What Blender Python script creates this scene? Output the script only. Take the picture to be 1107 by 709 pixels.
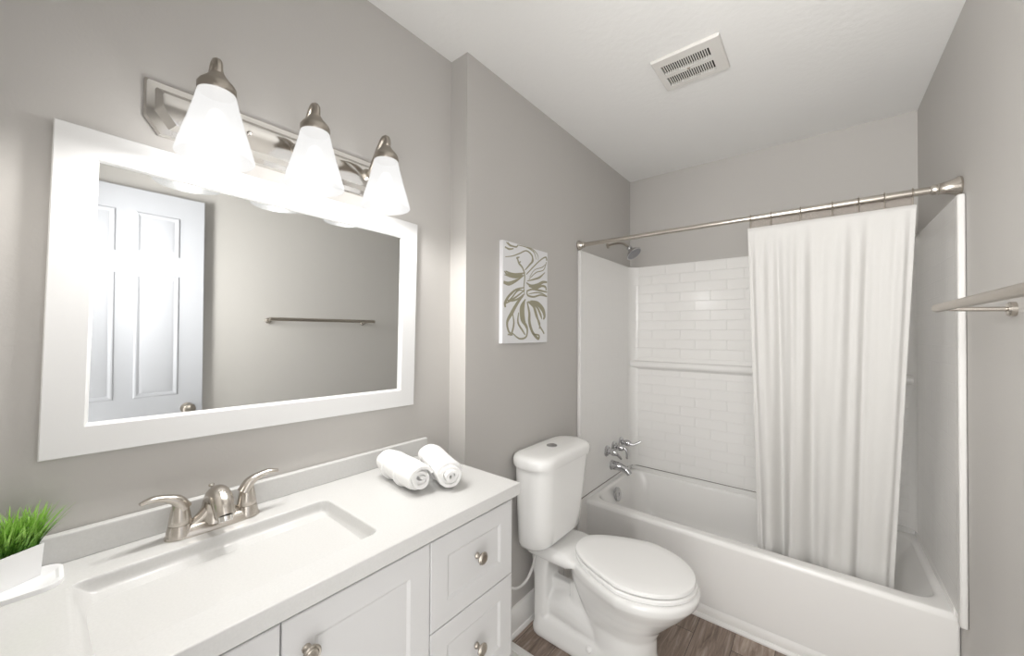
import bpy, math, random
from mathutils import Vector, Matrix
R = math.radians
rnd = random.Random(7)
for o in list(bpy.data.objects): bpy.data.objects.remove(o)
SC = bpy.context.scene
COL = SC.collection

# ------------------------------------------------------------------ camera
cd = bpy.data.cameras.new('camera'); cam = bpy.data.objects.new('camera', cd); COL.objects.link(cam)
cd.sensor_width = 36.0; cd.lens = 409.78 / 1107 * 36.0; cd.clip_start = 0.02
yaw, pit, rol = R(38.9896), R(.6179), R(.2975)
Fv = Vector((-math.sin(yaw)*math.cos(pit), math.cos(yaw)*math.cos(pit), math.sin(pit)))
Rv = Vector((math.cos(yaw), math.sin(yaw), 0)); Uv = Rv.cross(Fv)
R2 = Rv*math.cos(rol) + Uv*math.sin(rol); U2 = -Rv*math.sin(rol) + Uv*math.cos(rol)
m = Matrix((R2, U2, -Fv)).transposed().to_4x4(); m.translation = Vector((0, 0, 1.422))
cam.matrix_world = m
SC.camera = cam

# ------------------------------------------------------------------ light and exposure
SC.view_settings.view_transform = 'Standard'; SC.view_settings.look = 'None'
SC.view_settings.gamma = 1; SC.view_settings.use_curve_mapping = False
SC.view_settings.exposure = 0.86
W = bpy.data.worlds.new('world'); SC.world = W; W.use_nodes = True
W.node_tree.nodes['Background'].inputs[0].default_value = (1.0, .985, .965, 1)
W.node_tree.nodes['Background'].inputs[1].default_value = 2.3      # bright hall beyond the open doorway
BULB = 1.5; LAMP_W = 5.2
hl = bpy.data.lights.new('doorway_fill', 'AREA'); hl.shape = 'RECTANGLE'; hl.size = .30; hl.size_y = .60  # added fill light in the doorway, aimed to brighten the right wall
hl.energy = 9.0; hl.spread = R(105); hl.color = (1, .985, .97)
ho = bpy.data.objects.new('doorway_fill', hl); COL.objects.link(ho); ho.location = (-.27, -.16, 1.75)
ho.rotation_euler = Vector((.62, 1.7, .12)).to_track_quat('-Z', 'Y').to_euler()

# ------------------------------------------------------------------ room numbers
xV, xT, xR = -1.222, -1.125, .399
yF, yE, yB = -.07, 1.088, 2.825
zC = 2.578
yT = 2.10

# ------------------------------------------------------------------ materials
def mat(name, col, rough=.5, metal=0.0, spec=.5, bump=None, coat=0.0, vary=None, aniso=0.0):
    M = bpy.data.materials.new(name); M.use_nodes = True
    nt = M.node_tree; b = nt.nodes['Principled BSDF']
    b.inputs['Base Color'].default_value = (*col, 1); b.inputs['Roughness'].default_value = rough
    b.inputs['Metallic'].default_value = metal; b.inputs['Specular IOR Level'].default_value = spec
    b.inputs['Coat Weight'].default_value = coat; b.inputs['Coat Roughness'].default_value = .06
    b.inputs['Anisotropic'].default_value = aniso
    tc = nt.nodes.new('ShaderNodeTexCoord')
    if bump:
        n = nt.nodes.new('ShaderNodeTexNoise'); n.inputs['Scale'].default_value = bump[0]; n.inputs['Detail'].default_value = 4
        bp = nt.nodes.new('ShaderNodeBump'); bp.inputs['Strength'].default_value = bump[1]; bp.inputs['Distance'].default_value = bump[2]
        nt.links.new(tc.outputs['Object'], n.inputs['Vector']); nt.links.new(n.outputs['Fac'], bp.inputs['Height'])
        nt.links.new(bp.outputs['Normal'], b.inputs['Normal'])
    if vary:
        n = nt.nodes.new('ShaderNodeTexNoise'); n.inputs['Scale'].default_value = vary[0]; n.inputs['Detail'].default_value = 3
        mx = nt.nodes.new('ShaderNodeMixRGB'); mx.inputs[1].default_value = (*col, 1)
        mx.inputs[2].default_value = (*vary[1], 1)
        nt.links.new(tc.outputs['Object'], n.inputs['Vector']); nt.links.new(n.outputs['Fac'], mx.inputs[0])
        nt.links.new(mx.outputs[0], b.inputs['Base Color'])
    return M

WALLC = (.540, .522, .498)
M_wall = mat('wall_paint', WALLC, .55, spec=.3, bump=(140, .12, .002))
M_ceil = mat('ceiling_paint', (.87, .865, .85), .9, spec=.1, bump=(38, .25, .004))
M_trim = mat('white_trim_paint', (.82, .81, .79), .35)
M_cab = mat('cabinet_white', (.64, .635, .63), .38)
M_frame = mat('mirror_frame_white', (.74, .74, .735), .4)
M_porc = mat('porcelain', (.86, .855, .84), .12, spec=.6, coat=.3)
M_tub = mat('tub_enamel', (.86, .85, .83), .2, spec=.5)
M_edge = mat('surround_edge_dimmed', (.72, .71, .69), .5)  # same acrylic as the panels, colour darkened to offset the strong light on it
M_seat = mat('toilet_seat_plastic', (.90, .895, .88), .22)
M_count = mat('cultured_marble', (.66, .655, .64), .2, spec=.4, vary=(220, (.59, .585, .57)))
M_nick = mat('brushed_nickel', (.56, .52, .47), .26, 1.0)
M_nickd = mat('satin_nickel', (.44, .40, .35), .32, 1.0)
M_chrome = mat('chrome', (.55, .55, .56), .11, 1.0)
M_steel = mat('polished_plate', (.72, .70, .67), .13, 1.0)
M_dark = mat('slot_shade', (.03, .028, .025), .8)  # shade inside the vent slots, put into the colour
M_tow = mat('towel_cotton', (.88, .875, .86), .95, spec=.1, bump=(900, .6, .002))
M_hose = mat('white_hose', (.70, .69, .67), .4)
M_pot = mat('planter_white', (.90, .90, .90), .35)
M_soil = mat('soil', (.06, .04, .025), .95, bump=(300, 1, .004), vary=(250, (.25, .2, .12)))
M_canvas = mat('canvas_white', (.78, .78, .79), .8, bump=(700, .2, .001))
M_olive = mat('olive_paint', (.33, .31, .22), .5)
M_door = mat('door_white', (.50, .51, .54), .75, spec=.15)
M_seam = mat('dark_seam', (.22, .2, .18), .8)  # plain dark line along the bottom of the panels
M_vent = mat('vent_plastic', (.74, .72, .69), .45)
M_tile = mat('white_floor_tile', (.74, .73, .70), .3)

def mirror_mat():
    M = mat('mirror_glass', (.73, .74, .73), .015, 1.0); return M
M_mirror = mirror_mat()

def surround_mat(name, strength):
    M = mat(name, (.86, .85, .83), .16, spec=.5)
    nt = M.node_tree; b = nt.nodes['Principled BSDF']; tc = nt.nodes.new('ShaderNodeTexCoord')
    sp = nt.nodes.new('ShaderNodeSeparateXYZ'); sh_ = nt.nodes.new('ShaderNodeVectorMath'); sh_.inputs[1].default_value = (-.36, 2.80, .43); nt.links.new(tc.outputs['Object'], sh_.inputs[0]); nt.links.new(sh_.outputs[0], sp.inputs[0])
    ad = nt.nodes.new('ShaderNodeMath'); ad.operation = 'ADD'
    nt.links.new(sp.outputs[0], ad.inputs[0]); nt.links.new(sp.outputs[1], ad.inputs[1])
    a2 = nt.nodes.new('ShaderNodeMath'); a2.inputs[1].default_value = -2.805 + .757 + 1.94; nt.links.new(ad.outputs[0], a2.inputs[0])
    z2 = nt.nodes.new('ShaderNodeMath'); z2.inputs[1].default_value = -1.7085 + .0665*40; nt.links.new(sp.outputs[2], z2.inputs[0])
    cb = nt.nodes.new('ShaderNodeCombineXYZ'); nt.links.new(a2.outputs[0], cb.inputs[0]); nt.links.new(z2.outputs[0], cb.inputs[1])
    br = nt.nodes.new('ShaderNodeTexBrick'); br.offset = .5
    br.inputs['Scale'].default_value = 1; br.inputs['Brick Width'].default_value = .194; br.inputs['Row Height'].default_value = .0665
    br.inputs['Mortar Size'].default_value = .0030; br.inputs['Mortar Smooth'].default_value = .9
    nt.links.new(cb.outputs[0], br.inputs['Vector'])
    inv = nt.nodes.new('ShaderNodeMath'); inv.operation = 'SUBTRACT'; inv.inputs[0].default_value = 1; nt.links.new(br.outputs['Fac'], inv.inputs[1])
    bp = nt.nodes.new('ShaderNodeBump'); bp.inputs['Strength'].default_value = strength; bp.inputs['Distance'].default_value = .003
    gt = nt.nodes.new('ShaderNodeMath'); gt.operation = 'GREATER_THAN'; gt.inputs[1].default_value = 2.79; nt.links.new(sp.outputs[1], gt.inputs[0])
    ma = nt.nodes.new('ShaderNodeMath'); ma.operation = 'MULTIPLY_ADD'; ma.inputs[1].default_value = .82; ma.inputs[2].default_value = .18; nt.links.new(gt.outputs[0], ma.inputs[0])
    mu = nt.nodes.new('ShaderNodeMath'); mu.operation = 'MULTIPLY'; nt.links.new(inv.outputs[0], mu.inputs[0]); nt.links.new(ma.outputs[0], mu.inputs[1])
    nt.links.new(mu.outputs[0], bp.inputs['Height'])
    n = nt.nodes.new('ShaderNodeTexNoise'); n.inputs['Scale'].default_value = 9; nt.links.new(tc.outputs['Object'], n.inputs['Vector'])
    b2 = nt.nodes.new('ShaderNodeBump'); b2.inputs['Strength'].default_value = .12; b2.inputs['Distance'].default_value = .004
    nt.links.new(n.outputs['Fac'], b2.inputs['Height']); nt.links.new(bp.outputs['Normal'], b2.inputs['Normal'])
    nt.links.new(b2.outputs['Normal'], b.inputs['Normal'])
    return M
M_surr = surround_mat('acrylic_subway_surround', .58)

def floor_mat():
    M = mat('plank_floor', (.3, .2, .15), .38)
    nt = M.node_tree; b = nt.nodes['Principled BSDF']; L = nt.links
    tc = nt.nodes.new('ShaderNodeTexCoord'); sp = nt.nodes.new('ShaderNodeSeparateXYZ'); L.new(tc.outputs['Object'], sp.inputs[0])
    cb = nt.nodes.new('ShaderNodeCombineXYZ'); L.new(sp.outputs[1], cb.inputs[0]); L.new(sp.outputs[0], cb.inputs[1])
    br = nt.nodes.new('ShaderNodeTexBrick'); br.inputs['Scale'].default_value = 1; br.inputs['Brick Width'].default_value = 1.2
    br.inputs['Row Height'].default_value = .155; br.inputs['Mortar Size'].default_value = .0012; br.offset = .37
    br.inputs['Color1'].default_value = (.0, .0, .0, 1); br.inputs['Color2'].default_value = (1, 1, 1, 1); br.inputs['Mortar'].default_value = (.5, .5, .5, 1)
    L.new(cb.outputs[0], br.inputs['Vector'])
    mp = nt.nodes.new('ShaderNodeMapping'); mp.inputs['Scale'].default_value = (38, 3.2, 1); L.new(tc.outputs['Object'], mp.inputs[0])
    ad = nt.nodes.new('ShaderNodeVectorMath'); ad.operation = 'ADD'; L.new(mp.outputs[0], ad.inputs[0]); L.new(br.outputs['Color'], ad.inputs[1])
    n = nt.nodes.new('ShaderNodeTexNoise'); n.inputs['Scale'].default_value = 1; n.inputs['Detail'].default_value = 8; n.inputs['Roughness'].default_value = .7
    n.inputs['Distortion'].default_value = .8; L.new(ad.outputs[0], n.inputs['Vector'])
    cr = nt.nodes.new('ShaderNodeValToRGB'); L.new(n.outputs['Fac'], cr.inputs[0])
    e = cr.color_ramp.elements; e[0].position = .30; e[0].color = (.13, .092, .072, 1); e[1].position = .72; e[1].color = (.56, .47, .40, 1)
    q = e.new(.5); q.color = (.30, .225, .18, 1)
    mx = nt.nodes.new('ShaderNodeMixRGB'); mx.blend_type = 'MULTIPLY'; mx.inputs[0].default_value = .35
    L.new(cr.outputs[0], mx.inputs[1]); L.new(br.outputs['Color'], mx.inputs[2])
    m2 = nt.nodes.new('ShaderNodeMixRGB'); m2.inputs[2].default_value = (.03, .02, .015, 1); L.new(br.outputs['Fac'], m2.inputs[0]); L.new(mx.outputs[0], m2.inputs[1])
    L.new(m2.outputs[0], b.inputs['Base Color'])
    bp = nt.nodes.new('ShaderNodeBump'); bp.inputs['Strength'].default_value = .15; bp.inputs['Distance'].default_value = .001
    L.new(n.outputs['Fac'], bp.inputs['Height']); L.new(bp.outputs[0], b.inputs['Normal'])
    return M
M_floor = floor_mat()

def mixmat(name, parts):
    """parts = [(shader type, colour, weight)] mixed in turn"""
    M = bpy.data.materials.new(name); M.use_nodes = True; nt = M.node_tree
    for n in list(nt.nodes):
        if n.type != 'OUTPUT_MATERIAL': nt.nodes.remove(n)
    out = [n for n in nt.nodes if n.type == 'OUTPUT_MATERIAL'][0]; cur = None
    for kind, col, w in parts:
        s = nt.nodes.new(kind)
        s.inputs[0].default_value = (*col, 1)
        if kind == 'ShaderNodeBsdfGlossy': s.inputs['Roughness'].default_value = .18
        if cur is None: cur = s.outputs[0]
        else:
            mx = nt.nodes.new('ShaderNodeMixShader'); mx.inputs[0].default_value = w
            nt.links.new(cur, mx.inputs[1]); nt.links.new(s.outputs[0], mx.inputs[2]); cur = mx.outputs[0]
    nt.links.new(cur, out.inputs[0]); return M
M_shade = mixmat('frosted_glass', [('ShaderNodeBsdfTranslucent', (.018, .018, .018), 0), ('ShaderNodeEmission', (1, .99, .975), .5),
                                   ('ShaderNodeBsdfTransparent', (1, 1, 1), .34), ('ShaderNodeBsdfGlossy', (1, 1, 1), .04)])
M_curt = mixmat('curtain_cloth', [('ShaderNodeBsdfDiffuse', (.68, .67, .65), 0), ('ShaderNodeBsdfTranslucent', (.70, .68, .65), .12)])
M_liner = mixmat('clear_liner', [('ShaderNodeBsdfDiffuse', (.45, .41, .37), 0), ('ShaderNodeBsdfTransparent', (.92, .90, .88), .70), ('ShaderNodeBsdfGlossy', (1, 1, 1), .03)])
M_shade.node_tree.nodes['Emission'].inputs[1].default_value = 1.05
M_bulb = mixmat('bulb_glow', [('ShaderNodeEmission', (1, .975, .94), 0)])
M_bulb.node_tree.nodes['Emission'].inputs[1].default_value = BULB
def grass_mat():
    M = mat('grass_blade', (.10, .33, .03), .5); nt = M.node_tree; b = nt.nodes['Principled BSDF']
    oi = nt.nodes.new('ShaderNodeTexCoord'); sp = nt.nodes.new('ShaderNodeSeparateXYZ'); nt.links.new(oi.outputs['Generated'], sp.inputs[0])
    n = nt.nodes.new('ShaderNodeTexNoise'); n.inputs['Scale'].default_value = 25; nt.links.new(oi.outputs['Generated'], n.inputs['Vector'])
    a = nt.nodes.new('ShaderNodeMath'); nt.links.new(n.outputs['Fac'], a.inputs[0]); nt.links.new(sp.outputs[2], a.inputs[1])
    cr = nt.nodes.new('ShaderNodeValToRGB'); nt.links.new(a.outputs[0], cr.inputs[0])
    e = cr.color_ramp.elements; e[0].position = .45; e[0].color = (.03, .16, .01, 1); e[1].position = 1.2; e[1].color = (.33, .60, .10, 1)
    nt.links.new(cr.outputs[0], b.inputs['Base Color']); b.inputs['Subsurface Weight'].default_value = 0
    return M
M_grass = grass_mat()

# ------------------------------------------------------------------ mesh helpers
class MB:
    def __init__(s): s.v = []; s.f = []
    def add(s, vs, fs):
        k = len(s.v); s.v += [tuple(p) for p in vs]; s.f += [tuple(i + k for i in f) for f in fs]; return s
    def box(s, x0, x1, y0, y1, z0, z1, M=None):
        vs = [Vector((x, y, z)) for z in (z0, z1) for y in (y0, y1) for x in (x0, x1)]
        if M: vs = [M @ p for p in vs]
        return s.add(vs, [(0, 2, 3, 1), (4, 5, 7, 6), (0, 1, 5, 4), (2, 6, 7, 3), (0, 4, 6, 2), (1, 3, 7, 5)])
    def loft(s, rings, cap0=True, cap1=True, closed=True):
        n = len(rings[0]); vs = [p for r in rings for p in r]; fs = []
        for i in range(len(rings) - 1):
            for j in range(n if closed else n - 1):
                a, b = i*n + j, i*n + (j+1) % n; fs.append((a, b, b + n, a + n))
        if cap0: fs.append(tuple(range(n))[::-1])
        if cap1: fs.append(tuple((len(rings)-1)*n + j for j in range(n)))
        return s.add(vs, fs)
    def lathe(s, prof, origin=(0, 0, 0), axis=(0, 0, 1), seg=32, cap0=True, cap1=True, squash=(1, 1)):
        """prof = [(radius, height along axis)]"""
        A = Vector(axis).normalized(); t = Vector((0, 0, 1)) if abs(A.z) < .9 else Vector((1, 0, 0))
        X = t.cross(A).normalized(); Y = A.cross(X); O = Vector(origin)
        rings = [[O + A*h + X*(r*squash[0]*math.cos(2*math.pi*k/seg)) + Y*(r*squash[1]*math.sin(2*math.pi*k/seg)) for k in range(seg)] for r, h in prof]
        return s.loft(rings, cap0, cap1)
    def tube(s, pts, rad, seg=12, flat=None, sub=6):
        P = [Vector(p) for p in pts]
        rr = rad if isinstance(rad, (list, tuple)) else [rad]*len(P)
        if sub > 1 and len(P) > 2:
            Q, rq = [], []
            for i in range(len(P) - 1):
                p0 = P[max(i-1, 0)]; p1 = P[i]; p2 = P[i+1]; p3 = P[min(i+2, len(P)-1)]
                for k in range(sub):
                    t = k / sub
                    Q.append(.5*((2*p1) + (p2-p0)*t + (2*p0-5*p1+4*p2-p3)*t*t + (3*p1-p0-3*p2+p3)*t**3)); rq.append(rr[i]*(1-t) + rr[i+1]*t)
            Q.append(P[-1]); rq.append(rr[-1]); P, rr = Q, rq
        rings = []; up = None
        for i, p in enumerate(P):
            T = (P[min(i+1, len(P)-1)] - P[max(i-1, 0)]).normalized()
            if up is None: up = Vector((0, 0, 1)) if abs(T.z) < .9 else Vector((1, 0, 0))
            X = T.cross(up).normalized(); Y = X.cross(T).normalized(); up = Y
            fx, fy = (flat(i/(len(P)-1)) if flat else (1, 1))
            rings.append([p + X*(rr[i]*fx*math.cos(2*math.pi*k/seg)) + Y*(rr[i]*fy*math.sin(2*math.pi*k/seg)) for k in range(seg)])
        return s.loft(rings)
    def build(s, name, material, parent=None, smooth=True, bevel=0, subsurf=0, base=None, seg=2, angle=35):
        """links the collected shapes as ONE mesh object; base = own origin (top-level things that are one mesh)"""
        me = bpy.data.meshes.new(name)
        off = Vector(base) if base else Vector((0, 0, 0))
        if parent is not None: off = parent_base(parent)
        me.from_pydata([tuple(Vector(p) - off) for p in s.v], [], s.f); me.update()
        import bmesh
        bm = bmesh.new(); bm.from_mesh(me); bmesh.ops.recalc_face_normals(bm, faces=bm.faces); bm.to_mesh(me); bm.free()
        me.materials.append(material)
        o = bpy.data.objects.new(name, me); COL.objects.link(o)
        if parent is not None: o.parent = parent; o['_b'] = tuple(off)
        else: o.location = off; o['_b'] = tuple(off)
        if smooth:
            for p in me.polygons: p.use_smooth = True
            me.set_sharp_from_angle(angle=R(angle))
        if bevel:
            b = o.modifiers.new('bevel', 'BEVEL'); b.width = bevel; b.segments = seg; b.limit_method = 'ANGLE'; b.angle_limit = R(40); b.harden_normals = False
            for p in me.polygons: p.use_smooth = True
            me.set_sharp_from_angle(angle=R(60 if seg > 1 else angle))
        if subsurf:
            q = o.modifiers.new('sub', 'SUBSURF'); q.levels = subsurf; q.render_levels = subsurf
        return o
def parent_base(p): return Vector(p['_b'])
def thing(name, base, label, cat, group=None):
    o = bpy.data.objects.new(name, None); COL.objects.link(o); o.location = base; o['_b'] = tuple(base); o.empty_display_size = .05
    o['label'] = label; o['category'] = cat
    if group: o['group'] = group
    return o
def tag(o, label, cat, group=None):
    o['label'] = label; o['category'] = cat
    if group: o['group'] = group
    return o
def struct(o): o['kind'] = 'structure'; return o
def sm(t): t = max(0, min(1, t)); return t*t*(3 - 2*t)
def rrect(x0, x1, y0, y1, r, z, k=8, ms=8):
    r = min(r, (x1-x0)/2 - 1e-4, (y1-y0)/2 - 1e-4); pts = []
    cs = [(x1-r, y1-r, 0), (x0+r, y1-r, 90), (x0+r, y0+r, 180), (x1-r, y0+r, 270)]
    for i, (cx, cy, a0) in enumerate(cs):
        for j in range(k+1):
            a = R(a0 + 90*j/k); pts.append(Vector((cx + r*math.cos(a), cy + r*math.sin(a), z)))
        nx, ny, na = cs[(i+1) % 4]; p = pts[-1]; a = R(na); q = Vector((nx + r*math.cos(a), ny + r*math.sin(a), z))
        for j in range(1, ms): pts.append(p.lerp(q, j/ms))
    return pts

# ================================================================== THE SETTING
T = .12
struct(MB().box(-1.5, xR+.3, yF-.3, yB+.3, zC, zC+.1).build('ceiling', M_ceil))
struct(MB().box(-1.5, xR+.3, 1.366, yB+.3, -.1, 0).build('floor', M_floor))
struct(MB().box(-1.5, xR+.3, yF-.3, 1.334, -.1, 0).build('floor_near', M_tile))
struct(MB().box(xT+.014, xR, 1.334, 1.368, -.1, .006).build('trim_1', M_trim, bevel=.003))
struct(MB().box(xV-T, xV, yF-T, yE, 0, zC).build('wall_left', M_wall))
struct(MB().box(xV-T, xT, yE, yB+T, 0, zC).build('wall_left_rear', M_wall))
struct(MB().box(xT, xR, yB, yB+T, 0, zC).build('wall_back', M_wall))
struct(MB().box(xR, xR+T, yF-T, yB+T, 0, zC).build('wall_right', M_wall))
# front wall with the doorway the picture is taken from
dx0, dx1, dz = -.33, .355, 2.20
w = MB(); w.box(xV, dx0, yF-T, yF, 0, zC); w.box(dx0, dx1, yF-T, yF, dz, zC); w.box(dx1, xR, yF-T, yF, 0, zC)
struct(w.build('wall_front', M_wall))
# door casing
w = MB(); w.box(dx0-.06, dx0, yF, yF+.012, 0, dz+.06); w.box(dx0, dx1, yF, yF+.012, dz, dz+.06); w.box(dx0, dx0+.012, yF-T, yF, 0, dz)
struct(w.build('trim_2', M_trim, bevel=.003))
# baseboards: moulded board and shoe
def baseboard(name, p0, p1, nrm, h=.128, t=.014):
    a, b, n = Vector(p0), Vector(p1), Vector(nrm)
    prof = [(0, 0), (t+.010, 0), (t+.010, .008), (t+.004, .018), (t, .02), (t, h-.022), (t-.004, h-.010), (t-.008, h), (0, h)]
    mb = MB(); mb.loft([[a + n*u + Vector((0, 0, v)) for u, v in prof], [b + n*u + Vector((0, 0, v)) for u, v in prof]])
    return struct(mb.build(name, M_trim, angle=25))
baseboard('baseboard_left', (xT, yE, 0), (xT, 2.00, 0), (1, 0, 0))
baseboard('baseboard_right', (xR, .70, 0), (xR, 2.085, 0), (-1, 0, 0))
baseboard('baseboard_tub', (xT+.026, yT-.001, 0), (xR-.026, yT-.001, 0), (0, -1, 0), h=.062, t=.008)

# open six-panel door lying back against the right wall (seen in the mirror)
dt = .028
DX = .352
d = MB(); y0d, y1d, z1d = -.065, .583, 2.165
d.box(DX, DX+dt, y0d, y1d, .012, z1d)
door = struct(d.build('door_1', M_door, bevel=.002))
def panel(mb, ya, yb, za, zb):
    # moulded recess with raised field: ring of bevels then centre plateau
    steps = [(0, 0.0), (.008, .006), (.022, .006), (.040, -.0035), (.043, -.0035)]
    rings = [[Vector((DX - .0002 - ddx*1.0, y, z)) for y, z in ((ya+i, za+i), (yb-i, za+i), (yb-i, zb-i), (ya+i, zb-i))] for i, ddx in [(0, 0), (.006, .0055), (.012, .0055), (.022, .001), (.038, .005)]]
    mb.loft(rings, cap0=False, cap1=True)
for (za, zb) in ((1.825, 2.045), (1.065, 1.72), (.25, .90)):
    for (ya, yb) in ((.035, .225), (.295, .475)):
        mb = MB(); panel(mb, ya, yb, za, zb); mb.build('door_panel', M_door, door, angle=15)
kn = MB(); kn.lathe([(.030, 0), (.030, .004), (.014, .008), (.011, .03), (.022, .038), (.030, .050), (.028, .062), (.016, .070), (.001, .071)], (DX, .515, .985), (-1, 0, 0))
kn.build('door_knob', M_nickd, door)

# ================================================================== BATHTUB
tub = thing('bathtub', (-.36, 2.46, 0), 'long white bathtub with a smooth flat apron, set across the back of the room', 'bathtub')
X0, X1, Y0, Y1 = xT+.001, xR-.001, yT, yB-.001
rg = []
rg.append(rrect(X0, X1, Y0+.004, Y1, .012, 0))
rg.append(rrect(X0, X1, Y0+.004, Y1, .012, .345))
for a in range(0, 91, 15):
    q = .016*(1-math.cos(R(a))); rg.append(rrect(X0+q*.2, X1-q*.2, Y0-.004+q, Y1-q*.2, .014, .378 + .024*math.sin(R(a))))
IX0, IX1, IY0, IY1 = -1.080, .352, 2.172, 2.790
for a in range(0, 91, 18):
    q = .022*math.sin(R(a)); e = .022-.0
    rg.append(rrect(IX0+q-e, IX1-q+e, IY0+q-e, IY1-q+e, .09, .402 - .022*(1-math.cos(R(a)))))
for t, z in ((.10, .33), (.22, .25), (.34, .17), (.50, .115), (.72, .09), (1.0, .082)):
    rg.append(rrect(IX0+.02+.14*t**1.2, IX1-.02-.30*t**1.2, IY0+.015+.10*t**1.5, IY1-.015-.10*t**1.5, .09+.06*t, z))
mb = MB(); mb.loft(rg, cap0=False, cap1=True)
mb.build('tub_shell', M_tub, tub, angle=60)
mb = MB()   # end flange against the left wall, in front of the surround edge
prof = [(2.012, 0), (2.012, .40)] + [(2.012 + .03*(1-math.cos(R(a))), .40 + .028*math.sin(R(a))) for a in range(15, 91, 15)] + [(2.11, .428), (2.11, 0)]
mb.loft([[Vector((xT+.001, y, z)) for y, z in prof], [Vector((xT+.020, y, z)) for y, z in prof]])
mb.build('end_flange', M_tub, tub, bevel=.004)
ov = MB(); ov.lathe([(.044, -.006), (.044, .005), (.038, .010), (.012, .011), (.010, .008), (.001, .008)], (-1.046, 2.42, .345), (1, 0, .16), cap0=True); 
ov.build('overflow_plate', M_chrome, tub); tub.children[-1]['label'] = 'round chrome overflow plate'
dr = MB(); dr.lathe([(.035, 0), (.035, .003), (.02, .004), (.001, .002)], (-.72, 2.47, .083)); dr.build('drain', M_chrome, tub)
# ================================================================== TUB SURROUND
sur = thing('tub_surround', (-.36, 2.80, .43), 'white moulded subway tile wall panels standing around the tub', 'shower surround')
def upath(x0, x1, yf, yb, r, n=10):
    p = [(x0, yf)]
    p += [(x0, yf + (yb-r-yf)*t/6) for t in range(1, 6)]
    p += [(x0 + r - r*math.cos(R(90*i/n)), yb - r + r*math.sin(R(90*i/n))) for i in range(n+1)]
    p += [(x0 + r + (x1-x0-2*r)*t/12, yb) for t in range(1, 12)]
    p += [(x1 - r + r*math.sin(R(90*i/n)), yb - r + r*math.cos(R(90*i/n))) for i in range(n+1)]
    p += [(x1, yf + (yb-r-yf)*t/6) for t in range(5, 0, -1)] + [(x1, yf)]
    return p
inn = upath(xT+.020, xR-.020, 2.018, 2.805, .065)
outp = upath(xT+.0015, xR-.0015, 2.018, 2.8235, .006)
sb = MB(); zs = [.433, .440, 1.900, 1.912]
offs = [.0, .0, .0, .004]
ri = [[Vector((x, y, z)) for x, y in inn] for z in zs]
n = len(inn)
vs = [p for r_ in ri for p in r_] + [Vector((x, y, zs[0])) for x, y in outp] + [Vector((x, y, zs[-1])) for x, y in outp]
fs = []
for i in range(3):
    for j in range(n-1): a = i*n+j; fs.append((a, a+1, a+1+n, a+n))
for j in range(n-1):
    fs.append((3*n+j, 3*n+j+1, 5*n+j+1, 5*n+j)); fs.append((0*n+j+1, 0*n+j, 4*n+j, 4*n+j+1)); fs.append((4*n+j, 4*n+j+1, 5*n+j+1, 5*n+j))
fs.append((0, n, 2*n, 3*n, 5*n, 4*n)); fs.append((n-1, 4*n+n-1, 5*n+n-1, 4*n-1, 3*n-1, 2*n-1))
sb.add(vs, fs); sb.build('wall_panels', M_surr, sur, angle=40)
for xa, xb in ((xT+.001, xT+.026), (xR-.021, xR-.001)):   # rounded front edge strips
    e = MB(); e.box(xa, xb, 2.008, 2.022 if xa < 0 else 2.045, .44 if xa < 0 else .404, 1.914); e.build('front_edge', M_edge, sur, bevel=.006, seg=3)
sh = MB(); pf = [(2.806, 1.150), (2.800, 1.160), (2.780, 1.166), (2.768, 1.174), (2.764, 1.190), (2.768, 1.206), (2.778, 1.212), (2.796, 1.215), (2.802, 1.228), (2.806, 1.245)]
sh.loft([[Vector((x, y, z)) for y, z in pf] for x in (-1.098, -1.06, .30, .372)]); sh.build('soap_shelf', M_tub, sur, angle=50)
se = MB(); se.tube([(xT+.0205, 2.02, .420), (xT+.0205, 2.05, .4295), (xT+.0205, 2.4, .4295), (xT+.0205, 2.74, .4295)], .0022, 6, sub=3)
se.tube([(-1.085, 2.785, .432), (-1.04, 2.8035, .432), (.3, 2.8035, .432)], .0026, 6, sub=3); se.build('bottom_seam', M_seam, sur)
# tub deck riser under the surround
tk = MB(); tk.box(xT+.002, xT+.019, 2.10, 2.82, .395, .432); tk.box(xT+.019, xR-.019, 2.8065, 2.82, .395, .430); tk.box(xR-.019, xR-.002, 2.10, 2.82, .395, .432)
tk.build('tile_flange', M_tub, tub, bevel=.004)

# ================================================================== SHOWER ROD, RINGS, CURTAIN
RA, RB = Vector((xT+.002, 2.022, 1.945)), Vector((xR-.002, 2.062, 1.955))
def rodp(t): return RA.lerp(RB, t)
dirr = (RB - RA).normalized()
rod = thing('shower_rod', RA, 'straight brushed nickel shower rod spanning wall to wall above the tub', 'curtain rod')
m_ = MB(); m_.tube([RA + dirr*.02, RB - dirr*.02], .0125, 20, sub=1); m_.tube([rodp(.62), rodp(.62) + dirr*.5], .0138, 20, sub=1); m_.build('pole', M_nick, rod)
m_ = MB(); m_.lathe([(.030, 0), (.031, .006), (.026, .012), (.020, .022), (.017, .030), (.019, .034), (.015, .040)], RA, dirr); m_.build('wall_flange', M_nick, rod)
m_ = MB(); m_.lathe([(.034, 0), (.035, .006), (.030, .014), (.024, .030), (.020, .048), (.021, .054), (.018, .058), (.018, .070), (.014, .076)], RB, -dirr); m_.build('wall_flange', M_nick, rod)

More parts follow.
